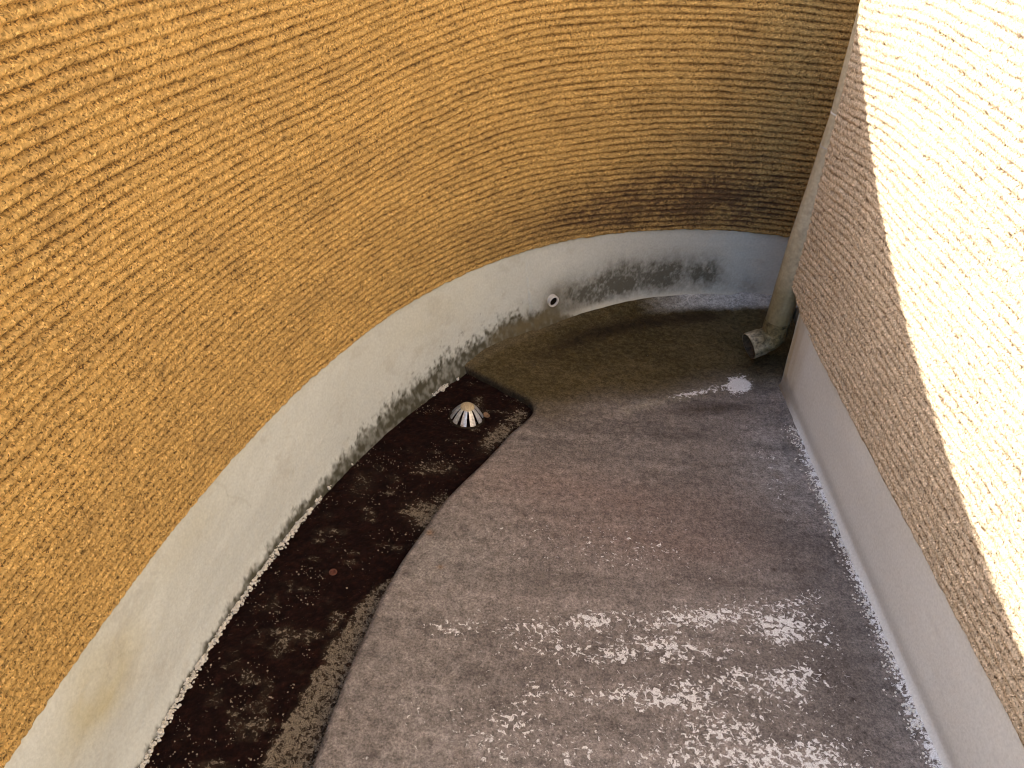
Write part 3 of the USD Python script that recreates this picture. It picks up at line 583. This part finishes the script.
pth[:, 0] = np.interp(pth[:, 2], [0.1, 0.26, 0.45, 0.60, 0.83, 1.10, 1.3, 3.3], [.864, .860, .860, .869, .877, .870, .866, .86])
pth[:, 1] = np.interp(pth[:, 2], [0.1, 0.26, 0.45, 0.60, 0.83, 1.10, 1.3, 3.3], [2.205, 2.21, 2.225, 2.245, 2.27, 2.30, 2.31, 2.32])
pm = tube(pth, 0.0405); put('pipe', pm, M_PIPE, dp, True, {'tint': pipe_tint(np.array(pm.vertices), 1.0)})
axis = np.array([-0.90, -0.28, -0.33]); axis /= np.linalg.norm(axis)
joint = PB + [0.002, 0, -0.006]; st_ = joint + up_dir * 0.070; end = joint + axis * 0.088
q = np.linspace(0, 1, 9)[:, None]; b0, b1 = joint + up_dir * 0.030, joint + axis * 0.026
bez = np.vstack([st_, st_ - up_dir * 0.004, (1 - q) ** 2 * b0 + 2 * q * (1 - q) * joint + q ** 2 * b1, joint + axis * 0.040, joint + axis * 0.041, end - axis * 0.006, end])
rr = np.r_[0.0410, 0.0422, np.full(9, 0.0425), 0.0430, 0.0455, 0.0470, 0.0460]
em = tube(bez, rr, inner=0.0410)
et = pipe_tint(np.array(em.vertices), 0.9); ax_ = (np.array(em.vertices) - joint) @ axis
et = lerp(et, [0.48, 0.43, 0.33], 0.62 * sstep(0.036, 0.044, ax_) * (0.35 + 0.9 * nz(np.array(em.vertices)[:, 0], np.array(em.vertices)[:, 2], .012, .012, 3, 155)))
ev = np.array(em.vertices); en = nz(ev[:, 0] + ev[:, 1], ev[:, 2], .014, .018, 4, 157)
et = lerp(et, [0.11, 0.085, 0.035], np.clip((1.0 - 0.45 * sstep(0.036, 0.075, ax_)) * sstep(0.30, 0.55, en), 0, 0.92))
et = lerp(et, [0.045, 0.032, 0.018], np.clip(sstep(0.085, 0.025, ev[:, 2]) * (0.2 + 1.0 * en), 0, 0.85))
et[-37 - 36:] = [0.05, 0.035, 0.02]  # bore coloured dark for the shade inside the outlet
put('elbow', em, M_ELBOW, dp, True, {'tint': et})
def pipe_at(zq_):
    i = int(np.argmin(np.abs(pth[:, 2] - zq_))); return pth[i]
def ring_at(zq_, rad_, hgt):
    c_ = pipe_at(zq_); r_ = trimesh.creation.revolve([(rad_ - 0.006, -hgt / 2), (rad_ - .001, -hgt / 2), (rad_, -hgt / 4), (rad_, hgt / 4), (rad_ - .001, hgt / 2), (rad_ - .006, hgt / 2)], sections=36)
    r_.apply_translation(c_); return r_
put('joint_ring', ring_at(0.82, 0.0416, 0.005), M_SEAL, dp, 40)
put('joint_ring', ring_at(0.74, 0.0412, 0.004), M_COPING, dp, 40)
put('sunlit_ring', ring_at(1.145, 0.0432, 0.05), M_COPING, dp, 40)  # added paler ring standing in for sun on the pipe

# ------------------------------------------------------------------ a few bits lying about
def leaf(pos, ln, wd, deg, curl, seed):
    r_ = np.random.default_rng(seed); u = np.linspace(-1, 1, 9); w = wd * (1 - u ** 2) ** 0.6 * r_.uniform(0.75, 1.2, 9)
    top = []
    for a_, b_ in zip(u, w):
        for k_ in (-1, 0, 1):
            top.append((a_ * ln, b_ * k_, curl * (a_ * a_ + 0.6 * abs(k_)) + 0.0012))
    top = np.array(top); bot = top - [0, 0, 0.0009]
    v = np.vstack([top, bot]); f = grid_faces(9, 3); ff = np.vstack([f[:, ::-1], f + 27])
    v = v @ trimesh.transformations.rotation_matrix(math.radians(deg), (0, 0, 1))[:3, :3].T
    return v, ff
for (x_, y_, ln, wd, dg, lab) in ((-0.068, 1.795, 0.014, 0.010, -60, 'brown leaf scrap leaning beside the domed drain strainer'),):
    L = thing('leaf_scrap', lab, 'leaf', (x_, y_, ZCH + 0.004)); put('blade', leaf(None, ln, wd, dg, 0.004, int(ln * 1e4)), M_LEAF, L, True)
pod = thing('seed_pod', 'small round reddish brown seed husk lying in the black gutter', 'seed husk', (-0.386, 1.163, ZCH + 0.003))
put('husk', trimesh.creation.revolve([(0.0, 0.001), (0.004, 0.001), (0.0058, 0.0045), (0.0085, 0.0048), (0.0098, 0.002), (0.0085, 0), (0.0, 0)], sections=20), M_HUSK, pod, 40)
